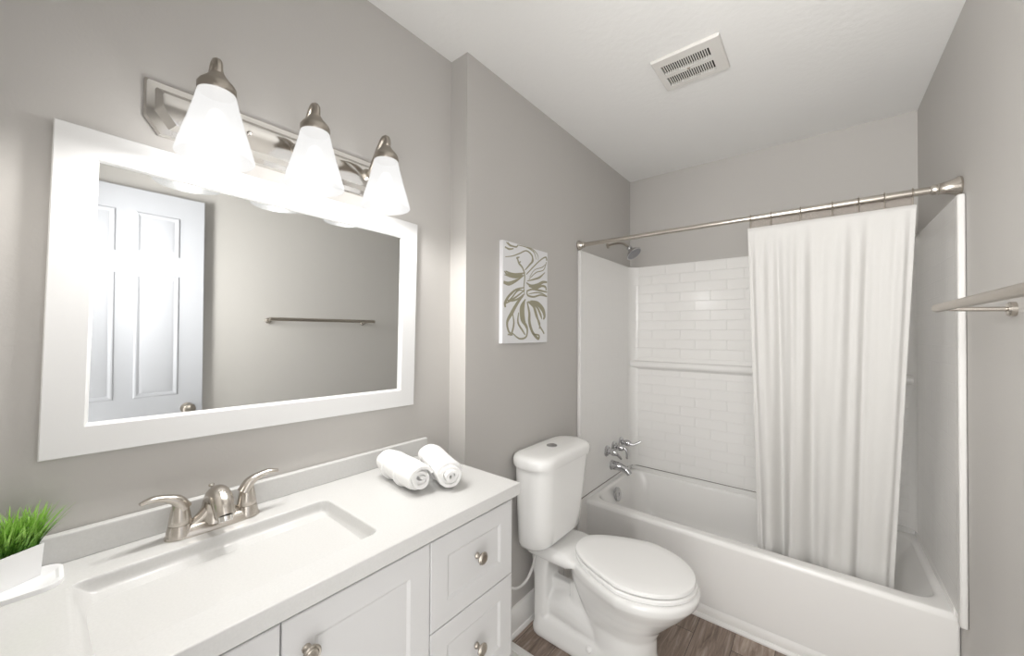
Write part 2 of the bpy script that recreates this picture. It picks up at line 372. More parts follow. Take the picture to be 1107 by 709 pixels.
CTX0, CTX1, CBX0, CBX1 = -.253, .287, -.236, .238
CT, CB = 1.903, .345
def cur_pt(s, t):
    """s 0..1 across, t 0..1 down"""
    x = (CTX0 + (CTX1-CTX0)*s)*(1-t) + (CBX0 + (CBX1-CBX0)*s)*t
    z = CT + .006*s + (CB-CT)*t
    yr = 2.032 + .022*s
    yb_ = 2.222
    y = yr + (yb_-yr)*min(1, t*1.05)
    a = .014 + .018*t
    w = s + .012*math.sin(5*t + 9*s)
    f = math.sin(2*math.pi*4.3*w + .4 + 2.2*math.sin(4.1*s+.5))*(.55+.45*math.sin(2.6*s+1)) + .28*math.sin(2*math.pi*9.1*s + 1.3 + 1.2*t)*(1-.4*t)
    f2 = (1-t)**2.2*.38*math.sin(2*math.pi*14*s + 3*math.sin(5*s))
    edge = sm(s*18)*sm((1-s)*18)
    lo = sm(t*6 + .15)
    y += a*(f + f2)*edge*lo*.9
    x += .006*t*math.cos(2*math.pi*4.3*w + .4)*edge
    if z < .43: y = max(y, 2.205)
    return Vector((x, y, z))
cu = thing('shower_curtain', rodp(.75), 'white cloth shower curtain hanging in soft folds into the tub from the nickel rod', 'shower curtain')
mb = MB(); NS, NT = 170, 70
vs = [cur_pt(i/NS, j/NT) for j in range(NT+1) for i in range(NS+1)]
fs = [(j*(NS+1)+i, j*(NS+1)+i+1, (j+1)*(NS+1)+i+1, (j+1)*(NS+1)+i) for j in range(NT) for i in range(NS)]
mb.add(vs, fs); co = mb.build('curtain_cloth', M_curt, cu, angle=180)
q = co.modifiers.new('t', 'SOLIDIFY'); q.thickness = .0025; q.offset = 0
# clear liner header showing between rod and curtain
mb = MB(); NS2 = 90; rows = [1.965, 1.950, 1.935, 1.915, 1.890]
vs = [Vector((CTX0+.005 + (CTX1-CTX0-.012)*i/NS2, 2.054 + .022*i/NS2 + .001*math.sin(i*.25) + (.006 if k % 2 else 0), z - .010 + .010*i/NS2)) for k, z in enumerate(rows) for i in range(NS2+1)]
fs = [(j*(NS2+1)+i, j*(NS2+1)+i+1, (j+1)*(NS2+1)+i+1, (j+1)*(NS2+1)+i) for j in range(len(rows)-1) for i in range(NS2)]
mb.add(vs, fs); lo_ = mb.build('liner', M_liner, cu, angle=180); lo_['label'] = 'clear plastic liner behind the cloth'
q = lo_.modifiers.new('t', 'SOLIDIFY'); q.thickness = .0008
# rings
ring0 = None
ring_labels = ['shower curtain ring at the far left end of the curtain', 'second shower curtain ring from the left on the rod', 'third shower curtain ring from the left on the rod',
               'fourth shower curtain ring from the left, above the middle of the curtain', 'fifth shower curtain ring from the left on the rod', 'sixth shower curtain ring from the left on the rod',
               'shower curtain ring at the right end of the curtain, nearest the wall']
for i, xx in enumerate((-.243, -.165, -.06, .045, .125, .20, .277)):
    t = (xx - RA.x)/(RB.x - RA.x); c = rodp(t)
    if ring0 is None:
        mb = MB(); pts = [Vector((0, .0165*math.cos(a), .0165*math.sin(a))) for a in [R(q) for q in range(-60, 245, 15)]]
        pts = pts + [Vector((0, -.004, -.030)), Vector((0, -.003, -.046)), Vector((0, .002, -.052))]
        mb.tube(pts, .0021, 8, sub=2); mb.lathe([(.0036, -.0015), (.0036, .0015)], (0, 0, .0175), (1, 0, 0), 10)
        o = ring0 = mb.build('curtain_ring', M_nickd, base=(0, 0, 0))
    else: o = ring0.copy(); COL.objects.link(o)
    o.location = c; tag(o, ring_labels[i], 'curtain ring', 'rings of the shower curtain')

# ================================================================== SHOWER HEAD
sh = thing('wall_shower', (xT, 2.43, 2.02), 'chrome shower head on a bent arm high on the wall above the tub', 'shower head')
m_ = MB(); m_.lathe([(.022, .0), (.022, .004), (.012, .009)], (xT, 2.43, 2.02), (1, 0, 0), 24); m_.build('wall_flange', M_nickd, sh)
m_ = MB(); m_.tube([(xT+.004, 2.43, 2.02), (-1.06, 2.43, 2.025), (-1.015, 2.43, 2.018), (-.985, 2.43, 1.995), (-.972, 2.43, 1.982)], .0075, 14); m_.build('arm', M_nickd, sh)
ax = Vector((.62, -.08, -.78)).normalized(); o_ = Vector((-.975, 2.43, 1.985))
m_ = MB(); m_.lathe([(.012, -.006), (.017, 0), (.018, .010), (.014, .016), (.026, .028), (.044, .046), (.052, .056), (.052, .062)], o_, ax, 28, cap1=True); m_.build('head', M_chrome, sh)
m_ = MB(); m_.lathe([(.048, .0615), (.046, .064), (.036, .0645), (.001, .0645)], o_, ax, 28)
for rr_, nn in ((.013, 6), (.026, 12), (.038, 18)):
    X = Vector((0, 1, 0)).cross(ax).normalized(); Y = ax.cross(X)
    for k in range(nn):
        a = 2*math.pi*k/nn; m_.lathe([(.0022, .064), (.0018, .068)], o_ + X*rr_*math.cos(a) + Y*rr_*math.sin(a), ax, 6)
fo = m_.build('spray_face', mat('spray_face_grey', (.25, .25, .26), .4), sh); fo['label'] = 'dark spray face with nozzles'

# ================================================================== TUB TAPS
XS = xT + .0205
def tap(y, z, lever, label):
    t = thing('tub_faucet_handle', (XS, y, z), label, 'faucet handle', 'handles on the wall above the tub spout')
    m_ = MB(); m_.lathe([(.036, 0), (.036, .004), (.031, .010), (.018, .014), (.0165, .030)], (XS, y, z), (1, 0, 0), 28); m_.build('escutcheon', M_chrome, t)
    m_ = MB(); m_.lathe([(.016, .028), (.020, .034), (.022, .044), (.021, .062), (.016, .072), (.001, .075)], (XS, y, z), (1, 0, 0), 24)
    p0 = Vector((XS+.052, y, z)); L = [p0] + [p0 + Vector(q) for q in lever]
    m_.tube(L, [.016, .0125, .0095, .0085, .0075], 12); m_.build('lever', M_chrome, t)
tap(2.375, .632, [(.012, .012, -.012), (.022, .02, -.022), (.03, .03, -.034), (.035, .038, -.045)], 'chrome tub handle nearest the toilet, lever pointing down')
tap(2.487, .637, [(.018, 0, .002), (.036, 0, -.006), (.044, 0, -.030), (.044, 0, -.066)], 'middle chrome tub handle, its lever bent straight down')
tap(2.605, .642, [(.018, .002, -.004), (.036, .006, -.006), (.058, .014, .004), (.084, .026, .020)], 'chrome tub handle nearest the back wall, lever pointing out into the tub')
sp = thing('tub_spout', (XS, 2.455, .518), 'chrome tub spout curving down over the tub edge', 'spout')
m_ = MB(); m_.lathe([(.034, 0), (.034, .004), (.031, .007)], (XS, 2.455, .520), (1, 0, 0), 28); m_.build('flange', M_chrome, sp)
m_ = MB(); m_.tube([(XS+.004, 2.455, .520), (XS+.045, 2.455, .519), (XS+.085, 2.455, .512), (XS+.112, 2.455, .500), (XS+.128, 2.455, .482)], [.031, .028, .023, .020, .0175], 20); m_.build('spout_body', M_chrome, sp)

# ================================================================== TOILET
TY = 1.590
toi = thing('toilet', (-.75, TY, 0), 'white two-piece toilet with closed lid between the vanity and the tub', 'toilet')
def egg(xr, xm, xf, hw, hr, z, n=64, pw=2.0):
    """closed outline: rear x, widest x, front x, half width, rear half width"""
    pts = []
    for k in range(n):
        a = 2*math.pi*k/n; c, s_ = math.cos(a), math.sin(a)
        if c >= 0: x = xm + (xf-xm)*c; y = hw*s_
        else:
            cc = -c; e = 2.9
            cx = abs(cc)**(2/e); sx = math.copysign(abs(s_)**(2/e), s_)
            x = xm - (xm-xr)*cx; y = (hw + (hr-hw)*cx)*sx
        pts.append(Vector((x, TY + y, z)))
    return pts
body = MB()
body.loft([egg(-.80, -.66, -.505, .110, .10, 0), egg(-.80, -.66, -.505, .110, .10, .02), egg(-.80, -.66, -.520, .100, .09, .10), egg(-.82, -.66, -.520, .098, .09, .17),
           egg(-.84, -.655, -.500, .112, .10, .215), egg(-.87, -.64, -.455, .140, .11, .265), egg(-.89, -.62, -.410, .172, .12, .315), egg(-.90, -.61, -.378, .196, .125, .355),
           egg(-.905, -.61, -.360, .209, .130, .378), egg(-.905, -.61, -.356, .213, .130, .404), egg(-.905, -.61, -.364, .205, .125, .413)])
body.loft([rrect(-1.095, -.86, TY-.125, TY+.125, .03, .372), rrect(-1.10, -.82, TY-.135, TY+.135, .03, .395), rrect(-1.10, -.82, TY-.130, TY+.130, .03, .412), rrect(-1.09, -.88, TY-.110, TY+.110, .03, .430)])
body.loft([rrect(-1.085, -.62, TY-.118, TY+.118, .06, 0), rrect(-1.085, -.62, TY-.118, TY+.118, .06, .022), rrect(-1.075, -.62, TY-.100, TY+.100, .05, .075), rrect(-1.07, -.64, TY-.072, TY+.072, .04, .092)])
body.loft([rrect(-1.075, -1.000, TY-.095, TY+.095, .02, .05), rrect(-1.076, -1.005, TY-.095, TY+.095, .02, .25), rrect(-1.085, -.985, TY-.105, TY+.105, .02, .39)])
body.box(-1.02, -.66, TY-.022, TY+.022, .05, .240); body.box(-.90, -.66, TY-.045, TY+.045, .05, .272)
body.box(-.880, -.70, TY-.050, TY+.050, .05, .39)
body.tube([(-.835, TY, .395), (-.825, TY, .33), (-.775, TY, .235), (-.71, TY, .150), (-.66, TY, .10)], [.070, .078, .084, .086, .088], 24)
body.tube([(-1.02, TY, .10), (-.93, TY, .125), (-.84, TY, .115), (-.76, TY, .10)], [.070, .082, .086, .085], 20)
bo = body.build('bowl_pedestal', M_porc, toi)
for tr in [0]:
    q = bo.modifiers.new('r', 'REMESH'); q.mode = 'VOXEL'; q.voxel_size = .0055; q.use_smooth_shade = True
    q = bo.modifiers.new('s', 'SMOOTH'); q.factor = .5; q.iterations = 9
# seat ring and lid
sl = MB(); LX = (-.872, -.61, -.362)
sl.loft([egg(-.870, -.61, -.374, .192, .118, .413), egg(-.872, -.61, -.368, .196, .12, .418), egg(-.872, -.61, -.368, .196, .12, .428), egg(-.870, -.61, -.374, .192, .118, .432)], angle if False else True)
sl.build('seat', M_seat, toi)
ll = MB()
rs = [egg(-.872, -.61, -.379, .186, .116, .4345), egg(-.874, -.61, -.373, .191, .118, .438), egg(-.874, -.61, -.373, .191, .118, .447), egg(-.872, -.61, -.375, .1895, .116, .4525),
      egg(-.868, -.61, -.381, .185, .112, .4545), egg(-.82, -.61, -.43, .14, .08, .4575), egg(-.72, -.61, -.52, .06, .04, .4585)]
ll.loft(rs); ll.build('lid', M_seat, toi, angle=50)
for s_ in (-.075, .075):
    h = MB(); h.lathe([(.008, .0), (.008, .012), (.006, .015), (.001, .0155)], (-.886, TY+s_, .414), (0, 0, 1), 16); h.build('hinge_cap', M_nickd, toi)
# tank
ta = MB(); yc0, yc1 = 1.352, 1.800
def tring(t, z): # tapering tank
    return rrect(-1.112 + .008*t, -.912 - .028*t, yc0 + .016*t + .003, yc1 - .050*t, .078, z)
ta.loft([rrect(-1.09, -.985, yc0+.05, yc1-.09, .05, .434), rrect(-1.10, -.962, yc0+.028, yc1-.066, .06, .444), tring(.9, .462), tring(.7, .55), tring(.35, .68), tring(.05, .80), tring(0, .812)])
to = ta.build('tank', M_porc, toi, angle=50)
tl = MB(); c_ = lambda q, z: rrect(-1.118+q, -.902-q, yc0-.012+q, yc1+.012-q, .085, z)
tl.loft([c_(.012, .811), c_(.002, .815), c_(0, .822), c_(0, .845), c_(.004, .856), c_(.014, .864), c_(.030, .868), c_(.07, .870)]); tl.build('tank_lid', M_porc, toi, angle=50)
bu = MB(); bu.lathe([(.026, 0), (.026, .004), (.022, .006), (.001, .006)], (-1.012, 1.564, .869), (0, 0, 1), 28); b_ = bu.build('flush_button', M_chrome, toi); b_['label'] = 'round chrome flush button'
# bolt cap on the base
for s_ in (-1,): 
    h = MB(); h.lathe([(.014, 0), (.013, .012), (.006, .018), (.001, .019)], (-.77, TY+s_*.098, .060), (0, s_*.8, .6), 16); h.build('bolt_cap', M_porc, toi)
# supply hose
ho_ = thing('supply_hose', (-1.07, 1.45, .26), 'thin white water hose looping from the toilet tank behind the vanity', 'hose')
m_ = MB(); m_.tube([(-1.045, 1.475, .395), (-1.05, 1.478, .36), (-1.06, 1.470, .30), (-1.07, 1.43, .255), (-1.08, 1.37, .25), (-1.085, 1.30, .30), (-1.09, 1.25, .33)], .0065, 12); m_.build('hose', M_hose, ho_)
m_ = MB(); m_.lathe([(.014, 0), (.014, .02), (.010, .022), (.010, .05)], (-1.045, 1.475, .385), (0, 0, 1), 10); m_.build('nut', M_hose, ho_)
m_ = MB(); m_.lathe([(.022, 0), (.022, .004), (.009, .006), (.009, .03), (.013, .031), (.013, .05)], (xT, 1.25, .33), (1, 0, 0), 16); v_ = m_.build('shutoff_valve', M_chrome, ho_)

# ================================================================== VANITY
yv0, yv1 = yF+.004, .944
xc = -.758                         # cabinet front face
van = thing('vanity_cabinet', (-.99, .44, 0), 'white shaker vanity cabinet with doors and drawers under the sink top', 'cabinet')
m_ = MB()
m_.box(xV+.004, xV+.012, yv0, yv1, .10, .9085); m_.box(xV+.012, xc-.021, yv0, yv0+.016, .10, .9085); m_.box(xV+.012, xc-.021, yv1-.016, yv1, .10, .9085); m_.box(xV+.012, xc-.021, yv0+.016, yv1-.016, .10, .118); m_.box(xc-.040, xc-.021, yv0+.016, yv1-.016, .118, .9085); m_.box(xV+.004, xc-.075, yv0+.002, yv1-.002, .0, .10)
m_.build('cabinet_body', M_cab, van, bevel=.001)
def front(kind, ya, yb, za, zb, rail=.058):
    m_ = MB(); g = .0015; xa, xb = xc-.020, xc; ya += g; yb -= g; za += g; zb -= g
    O = [(ya, za), (yb, za), (yb, zb), (ya, zb)]; e = .0018
    def ring(i, x): return [Vector((x, y, z)) for y, z in ((ya+i, za+i), (yb-i, za+i), (yb-i, zb-i), (ya+i, zb-i))]
    m_.loft([ring(0, xa), ring(0, xb-e), ring(e, xb), ring(rail, xb), ring(rail+.008, xb-.005), ring(rail+.010, xb-.005)])
    return m_.build(kind, M_cab, van, angle=12)
def knob(par, y, z):
    m_ = MB(); m_.lathe([(.0085, 0), (.0085, .003), (.0060, .006), (.0055, .016), (.010, .019), (.0165, .021), (.0175, .0245), (.0150, .0275), (.0125, .0265), (.0105, .0285), (.006, .0275), (.001, .0290)], (xc, y, z), (1, 0, 0), 28)
    k = m_.build('knob', M_nickd, par); k['label'] = 'round ringed nickel knob'
zt, zb_ = .893, .118
f = front('door', -.063, .277, zb_, zt); knob(f, .233, .82)
f = front('door', .277, .617, zb_, zt); knob(f, .321, .82)
dzs = [zt, .660, .405, zb_]
for k in range(3):
    f = front('drawer', .617, yv1-.001, dzs[k+1], dzs[k], .055); knob(f, .784, (.786, .532, .262)[k])

# sink top: one moulded slab with the basin pressed in
CX0, CX1, CY0, CY1, CZ = xV+.002, -.738, yF+.002, .958, .945
TH = .036
top = thing('bathroom_sink', (-.98, .44, .909), 'white cultured marble vanity top with moulded rectangular basin and backsplash', 'sink')
SX0, SX1, SY0, SY1 = -1.092, -.815, .030, .512
def depth(x, y):
    if not (SX0 < x < SX1 and SY0 < y < SY1): return 0
    d1, d2, d3, d4 = x-SX0, SX1-x, y-SY0, SY1-y
    D = .125
    # corner rounding of the opening
    r = .028
    for cx, cy, sx, sy in ((SX0+r, SY0+r, -1, -1), (SX0+r, SY1-r, -1, 1), (SX1-r, SY0+r, 1, -1), (SX1-r, SY1-r, 1, 1)):
        if (x-cx)*sx > 0 and (y-cy)*sy > 0:
            dc = r - math.hypot(x-cx, y-cy)
            if dc <= 0: return 0
            d2 = min(d2, dc)
    lip = .020*sm(min(d1, d2, d3/6, d4)/.006)
    cy = (SY0+SY1)/2; hy = (SY1-SY0)/2; u = abs(y-cy)/hy; v = (x-SX0)/(SX1-SX0)
    r = math.hypot(u, v/.80); mxx = max(u, v, 1e-4); re = math.hypot(u, v/.80)/mxx
    r0 = .70; re = max(re, r0+.05); ramp = 1.0 if r <= r0 else max(0, 1-(r-r0)/(re-r0))
    fl = .004 + .110*v
    a = [fl, .125*ramp + .002]
    mn = min(a); k = 220.0
    val = mn - math.log(sum(math.exp(-k*(q-mn)) for q in a))/k
    return lip + max(0.0, val)*sm(min(d1, d2, d3/4, d4)/.010)
def axis(a, b, marks, n):
    vals = set(round(a + (b-a)*i/n, 5) for i in range(n+1))
    for mk in marks:
        for e in (-.003, 0, .0015, .003, .0045, .006, .009, .012, .016, -.006): vals.add(round(mk+e, 5)); vals.add(round(mk-e, 5))
    return sorted(v for v in vals if a <= v <= b)
xs = axis(CX0, CX1, (SX0, SX1), 100); ys = axis(CY0, CY1, (SY0, SY1), 220)
mb = MB(); nx, ny = len(xs), len(ys)
vs = [Vector((x, y, CZ - depth(x, y))) for y in ys for x in xs]
fs = [(j*nx+i, j*nx+i+1, (j+1)*nx+i+1, (j+1)*nx+i) for j in range(ny-1) for i in range(nx-1)]
bd = [j*nx+nx-1 for j in range(ny)]   # front edge, then right edge, skirts
mb.add(vs, fs)
def skirt(idx):
    P = [vs[i] for i in idx]; n0 = len(mb.v)
    rows = [P, [p - Vector((0, 0, TH)) for p in P]]
    mb.loft(rows, False, False, closed=False)
mb2 = MB(); mb2.v = mb.v; mb2.f = mb.f
skirt([j*nx+nx-1 for j in range(ny)]); skirt([j*nx for j in range(ny)]); skirt(list(range(nx))); skirt([(ny-1)*nx+i for i in range(nx)])
# underside
mb.add([(CX0, CY0, CZ-TH), (CX1, CY0, CZ-TH), (CX1, CY1, CZ-TH), (CX0, CY1, CZ-TH)], [(0, 3, 2, 1)])
so = mb.build('basin_slab', M_count, top, angle=50)
import bmesh as _b
bm = _b.new(); bm.from_mesh(so.data); _b.ops.remove_doubles(bm, verts=bm.verts, dist=1e-6)
ee = [e for e in bm.edges if len(e.link_faces) == 2 and abs(e.verts[0].co.z - (CZ-.909)) < 1e-4 and abs(e.verts[1].co.z - (CZ-.909)) < 1e-4 and e.calc_face_angle(0) > 1.2]
_b.ops.bevel(bm, geom=ee, offset=.003, segments=3, affect='EDGES', profile=.5)
_b.ops.recalc_face_normals(bm, faces=bm.faces); bm.to_mesh(so.data); bm.free()
for p in so.data.polygons: p.use_smooth = True
so.data.set_sharp_from_angle(angle=R(70))
bs = MB(); bs.box(xV+.002, xV+.022, CY0, CY1, CZ-.001, CZ+.060); bs.build('backsplash', M_count, top, bevel=.004, seg=3)
dn = MB(); dn.lathe([(.022, 0), (.022, .002), (.015, .003), (.001, .002)], (-.925, .27, CZ-depth(-.925, .27)), (0, 0, 1), 24); dn.build('drain', M_chrome, top)

# faucet
FY = .270; FX = -1.152
fa = thing('sink_faucet', (FX, FY, CZ), 'brushed nickel two-handle faucet standing behind the sink basin', 'faucet')
b_ = MB()
def stad(hx, hy, z, n=40):   # long boat shaped base
    pts = []
    for k in range(n):
        a = 2*math.pi*k/n; c, s_ = math.cos(a), math.sin(a)
        pts.append(Vector((FX + hx*math.copysign(abs(c)**.8, c), FY + hy*math.copysign(abs(s_)**.55, s_), z)))
    return pts
b_.loft([stad(.028, .094, CZ), stad(.028, .094, CZ+.004), stad(.025, .090, CZ+.010), stad(.020, .082, CZ+.020), stad(.012, .06, CZ+.024)]); b_.build('base', M_nick, fa, angle=50)
for s_ in (-1, 1):
    hy = FY + s_*.066
    h_ = MB(); h_.lathe([(.0265, .004), (.0225, .026), (.0215, .029), (.0205, .029), (.0215, .031), (.0205, .040), (.0175, .060), (.0150, .074), (.010, .083), (.001, .086)], (FX, hy, CZ), (0, 0, 1), 28)
    h_.tube([(FX, hy - s_*.006, CZ+.064), (FX+.001, hy + s_*.006, CZ+.085), (FX+.003, hy + s_*.028, CZ+.097), (FX+.006, hy + s_*.048, CZ+.102), (FX+.010, hy + s_*.069, CZ+.099)],
            [.016, .014, .0105, .0100, .0060], 16, flat=lambda t: (1.15, 1-.45*t))
    h_.build('lever_handle', M_nick, fa)
s2 = MB()
s2.tube([(FX-.006, FY, CZ+.016), (FX-.004, FY, CZ+.045), (FX+.006, FY, CZ+.072), (FX+.032, FY, CZ+.082), (FX+.062, FY, CZ+.070), (FX+.080, FY, CZ+.046)], [.034, .027, .0235, .0225, .0215, .0195], 22, flat=lambda t: (1.0, 1 if t > .5 else 1))
# shoulders sweeping from spout down to the handles
for s_ in (-1, 1):
    s2.tube([(FX, FY+s_*.006, CZ+.060), (FX, FY+s_*.020, CZ+.036), (FX, FY+s_*.040, CZ+.020), (FX, FY+s_*.055, CZ+.015)], [.015, .015, .013, .010], 14)
s2.build('spout', M_nick, fa)
s3 = MB(); s3.lathe([(.0145, 0), (.0145, .010), (.013, .012), (.001, .0115)], (FX+.080, FY, CZ+.047), (.35, 0, -.93), 20); s3.build('aerator', M_steel, fa)
s4 = MB(); s4.lathe([(.0028, 0), (.0028, .018), (.006, .020), (.006, .025), (.001, .027)], (FX-.010, FY-.002, CZ+.074), (-.4, -.1, 1), 14); s4.build('lift_rod', M_nick, fa)

# planter with grass
TRZ = CZ
tr = MB(); 
mt = Matrix.Translation(Vector((-1.140, -.020, 0)))
rr = [rrect(-1.196, -1.095, -.063, .030, .028, z_) for z_ in (CZ+.0003, CZ+.006, CZ+.0085)]
rr.append(rrect(-1.190, -1.101, -.057, .024, .024, CZ+.0085)); rr.append(rrect(-1.186, -1.105, -.053, .020, .022, CZ+.0055))
tr.loft(rr)
tag(tr.build('tray', M_pot, base=(-1.146, -.017, CZ)), 'small low white round-cornered tray beneath the grass planter', 'tray')
pl = thing('grass_planter', (-1.155, -.03, CZ+.0058), 'small white square planter of bright green artificial grass on the vanity top', 'planter')
c0 = Vector((-1.163, .006, 0)); dr1 = Vector((.50, -.87, 0)).normalized(); dr2 = Vector((-.87, -.50, 0)).normalized()*1
def plp(u, v, z): return c0 + dr1*u + dr2*v + Vector((0, 0, z))
PZ0, PZ1, PW, PD = CZ+.0058, CZ+.066, .064, .030
def pring(i, z): return [plp(i, i, z), plp(PW-i, i, z), plp(PW-i, PD-i, z), plp(i, PD-i, z)]
pb = MB(); pb.loft([pring(.003, PZ0), pring(0, PZ1), pring(.003, PZ1), pring(.004, PZ1-.010)]); pb.build('pot', M_pot, pl, bevel=.0008, angle=30)
so_ = MB(); so_.loft([pring(.0042, PZ1-.014), pring(.0042, PZ1-.004)]); so_.build('soil', M_soil, pl)
gr = MB()
for k in range(300):
    u, v = rnd.uniform(.006, PW-.006), rnd.uniform(.006, PD-.006); p = plp(u, v, PZ1-.005)
    L = rnd.uniform(.045, .088); a = rnd.uniform(0, 2*math.pi); lean = rnd.uniform(.02, .42)*(1.6 if rnd.random() < .12 else 1)
    ou = (u/PW-.5)*.5; d_ = Vector((math.cos(a)*lean, math.sin(a)*lean, 1)) + dr1*ou + dr2*(v/PD-.5)*.2
    if d_.x < -.1: d_.x *= .3
    d_.normalize(); droop = Vector((math.cos(a), math.sin(a), 0))*rnd.uniform(.05, .3)
    w_ = rnd.uniform(.0014, .0028); sd = Vector((math.cos(a+1.57), math.sin(a+1.57), 0)); rows_ = []
    for q in range(5):
        t = q/4; c = p + d_*L*t + droop*L*t*t; c.z -= .25*L*t*t*lean
        ww = w_*(1-t**2*.93); rows_.append([c - sd*ww, c + Vector((0, 0, .0)) + d_.cross(sd)*ww*.5, c + sd*ww])
    gr.loft(rows_, False, False, closed=False)
g_ = gr.build('grass', M_grass, pl, angle=180); g_['kind'] = 'stuff'; g_['label'] = 'bright green grass blades'
for v_ in g_.data.vertices:
    if v_.co.x + pl.location.x < xV + .006: v_.co.x = xV + .006 - pl.location.x + rnd.random()*.002

# rolled towels
def towel(front_c, back_c, r0, label, squash=.93, seed=0):
    f_, b_2 = Vector(front_c), Vector(back_c); A = (f_-b_2).normalized(); L = (f_-b_2).length
    S_ = A.cross(Vector((0, 0, 1))).normalized(); U_ = S_.cross(A).normalized()
    t = thing('rolled_towel', (b_2 + f_)/2 - Vector((0, 0, r0*squash)), label, 'towel', 'rolled white towels on the vanity top')
    rd = random.Random(seed)
    # spiral cross-section with thickness
    turns = 3.3; th = r0/(turns+.35); N = 150
    def sp(tt, off, wob):
        a = tt*turns*2*math.pi + 1.0; r = th*.30 + (r0 - th*.55)*tt**.92 + off
        r *= 1 + .03*math.sin(3*a+wob) + .02*math.sin(5*a)
        return r*math.cos(a), r*math.sin(a)*squash
    prof = [sp(i/N, th*.42, 0) for i in range(N+1)] + [sp(i/N, -th*.42, 0) for i in range(N, -1, -1)]
    rings = []
    NL = 26
    for j in range(NL+1):
        s = j/NL
        ends = 1 - .08*(1 - sm(min(s, 1-s)*9))
        pull = .0
        ring = []
        for i, (px, py) in enumerate(prof):
            tt = (i if i <= N else 2*N+1-i)/N
            inset = (.010*math.sin(tt*14+seed) + .012*(1-tt)*math.sin(tt*5)) * (1 if s > .5 else -1) * (abs(s-.5)*2)**6
            k = ends if tt > .6 else 1
            zz = 1 + .02*math.sin(s*7+tt*3+seed)
            ring.append(b_2 + A*(L*s + inset) + S_*px*k*zz + U_*py*k*zz)
        rings.append(ring)
    m_ = MB(); m_.loft(rings); o = m_.build('roll', M_tow, t, angle=50)
    for s in (.24, .62):
        bands = MB(); rg_ = []
        for ds, rr_ in ((-.022, 1.0), (-.018, 1.035), (.018, 1.035), (.022, 1.0)):
            rg_.append([b_2 + A*(L*(s+ds)) + S_*(r0*1.012*rr_*math.cos(2*math.pi*k/40)) + U_*(r0*1.012*rr_*squash*math.sin(2*math.pi*k/40)) for k in range(40)])
        bands.loft(rg_, True, True); bands.build('woven_band', M_tow, t)
    return t
towel((-.915, .703, CZ+.0440), (-1.118, .728, CZ+.0440), .0445, 'rolled white towel nearer the basin on the vanity top', seed=1)
towel((-.866, .777, CZ+.0425), (-1.082, .866, CZ+.0425), .043, 'rolled white towel farther from the basin, by the right end of the vanity top', seed=4)

# ================================================================== MIRROR
mi = thing('framed_mirror', (xV, .451, 1.15), 'large white framed wall mirror above the vanity reflecting the open door', 'mirror')
cy_, cz_ = .4495, 1.4975; hw_, hh_ = .4485, .346; fw = .0655
tilt = R(-1.05)
def mp_(y, z, x): # mirror local -> world with the slight tilt on the wall
    return Vector((x, cy_ + y*math.cos(tilt) - z*math.sin(tilt), cz_ + y*math.sin(tilt) + z*math.cos(tilt)))
def mring(i, x): return [mp_(-hw_+i, -hh_+i, x), mp_(hw_-i, -hh_+i, x), mp_(hw_-i, hh_-i, x), mp_(-hw_+i, hh_-i, x)]
fr = MB(); fr.loft([mring(.002, xV+.001), mring(0, xV+.018), mring(.002, xV+.021), mring(fw-.006, xV+.021), mring(fw-.003, xV+.0185), mring(fw, xV+.010), mring(fw, xV+.004)], True, False)
fr.build('frame', M_frame, mi, angle=20)
gl = MB(); gl.loft([mring(fw-.004, xV+.0045), mring(fw-.004, xV+.0085)], True, True)
g2 = gl.build('mirror_glass', M_mirror, mi, smooth=False)

# ================================================================== VANITY LIGHT
vl = thing('vanity_light', (xV, .45, 1.95), 'brushed nickel three-lamp vanity light bar with frosted glass shades above the mirror', 'light fixture')
py0, py1, pz0, pz1 = .140, .765, 1.884, 2.012
def octo(i, x, ch=.035):
    a, b, c, d = py0+i, py1-i, pz0+i, pz1-i; k = ch*.9
    return [Vector((x, y, z)) for y, z in ((a+k*.8, c), (b-k*.8, c), (b, c+k*1.15), (b, d-k*.15), (b-k*.1, d), (a+k*.1, d), (a, d-k*.15), (a, c+k*1.15))]
pl_ = MB(); pl_.loft([octo(0, xV+.001), octo(0, xV+.006), octo(.004, xV+.010), octo(.018, xV+.012), octo(.030, xV+.024), octo(.034, xV+.025)])
pl_.build('back_plate', M_steel, vl, angle=15)
for k in range(2):
    m_ = MB(); m_.lathe([(.006, 0), (.006, .004), (.004, .008), (.001, .010)], (xV+.024, (.345, .558)[k], 1.957), (1, 0, 0), 14); m_.build('thumb_screw', M_steel, vl)
LXP = -1.085
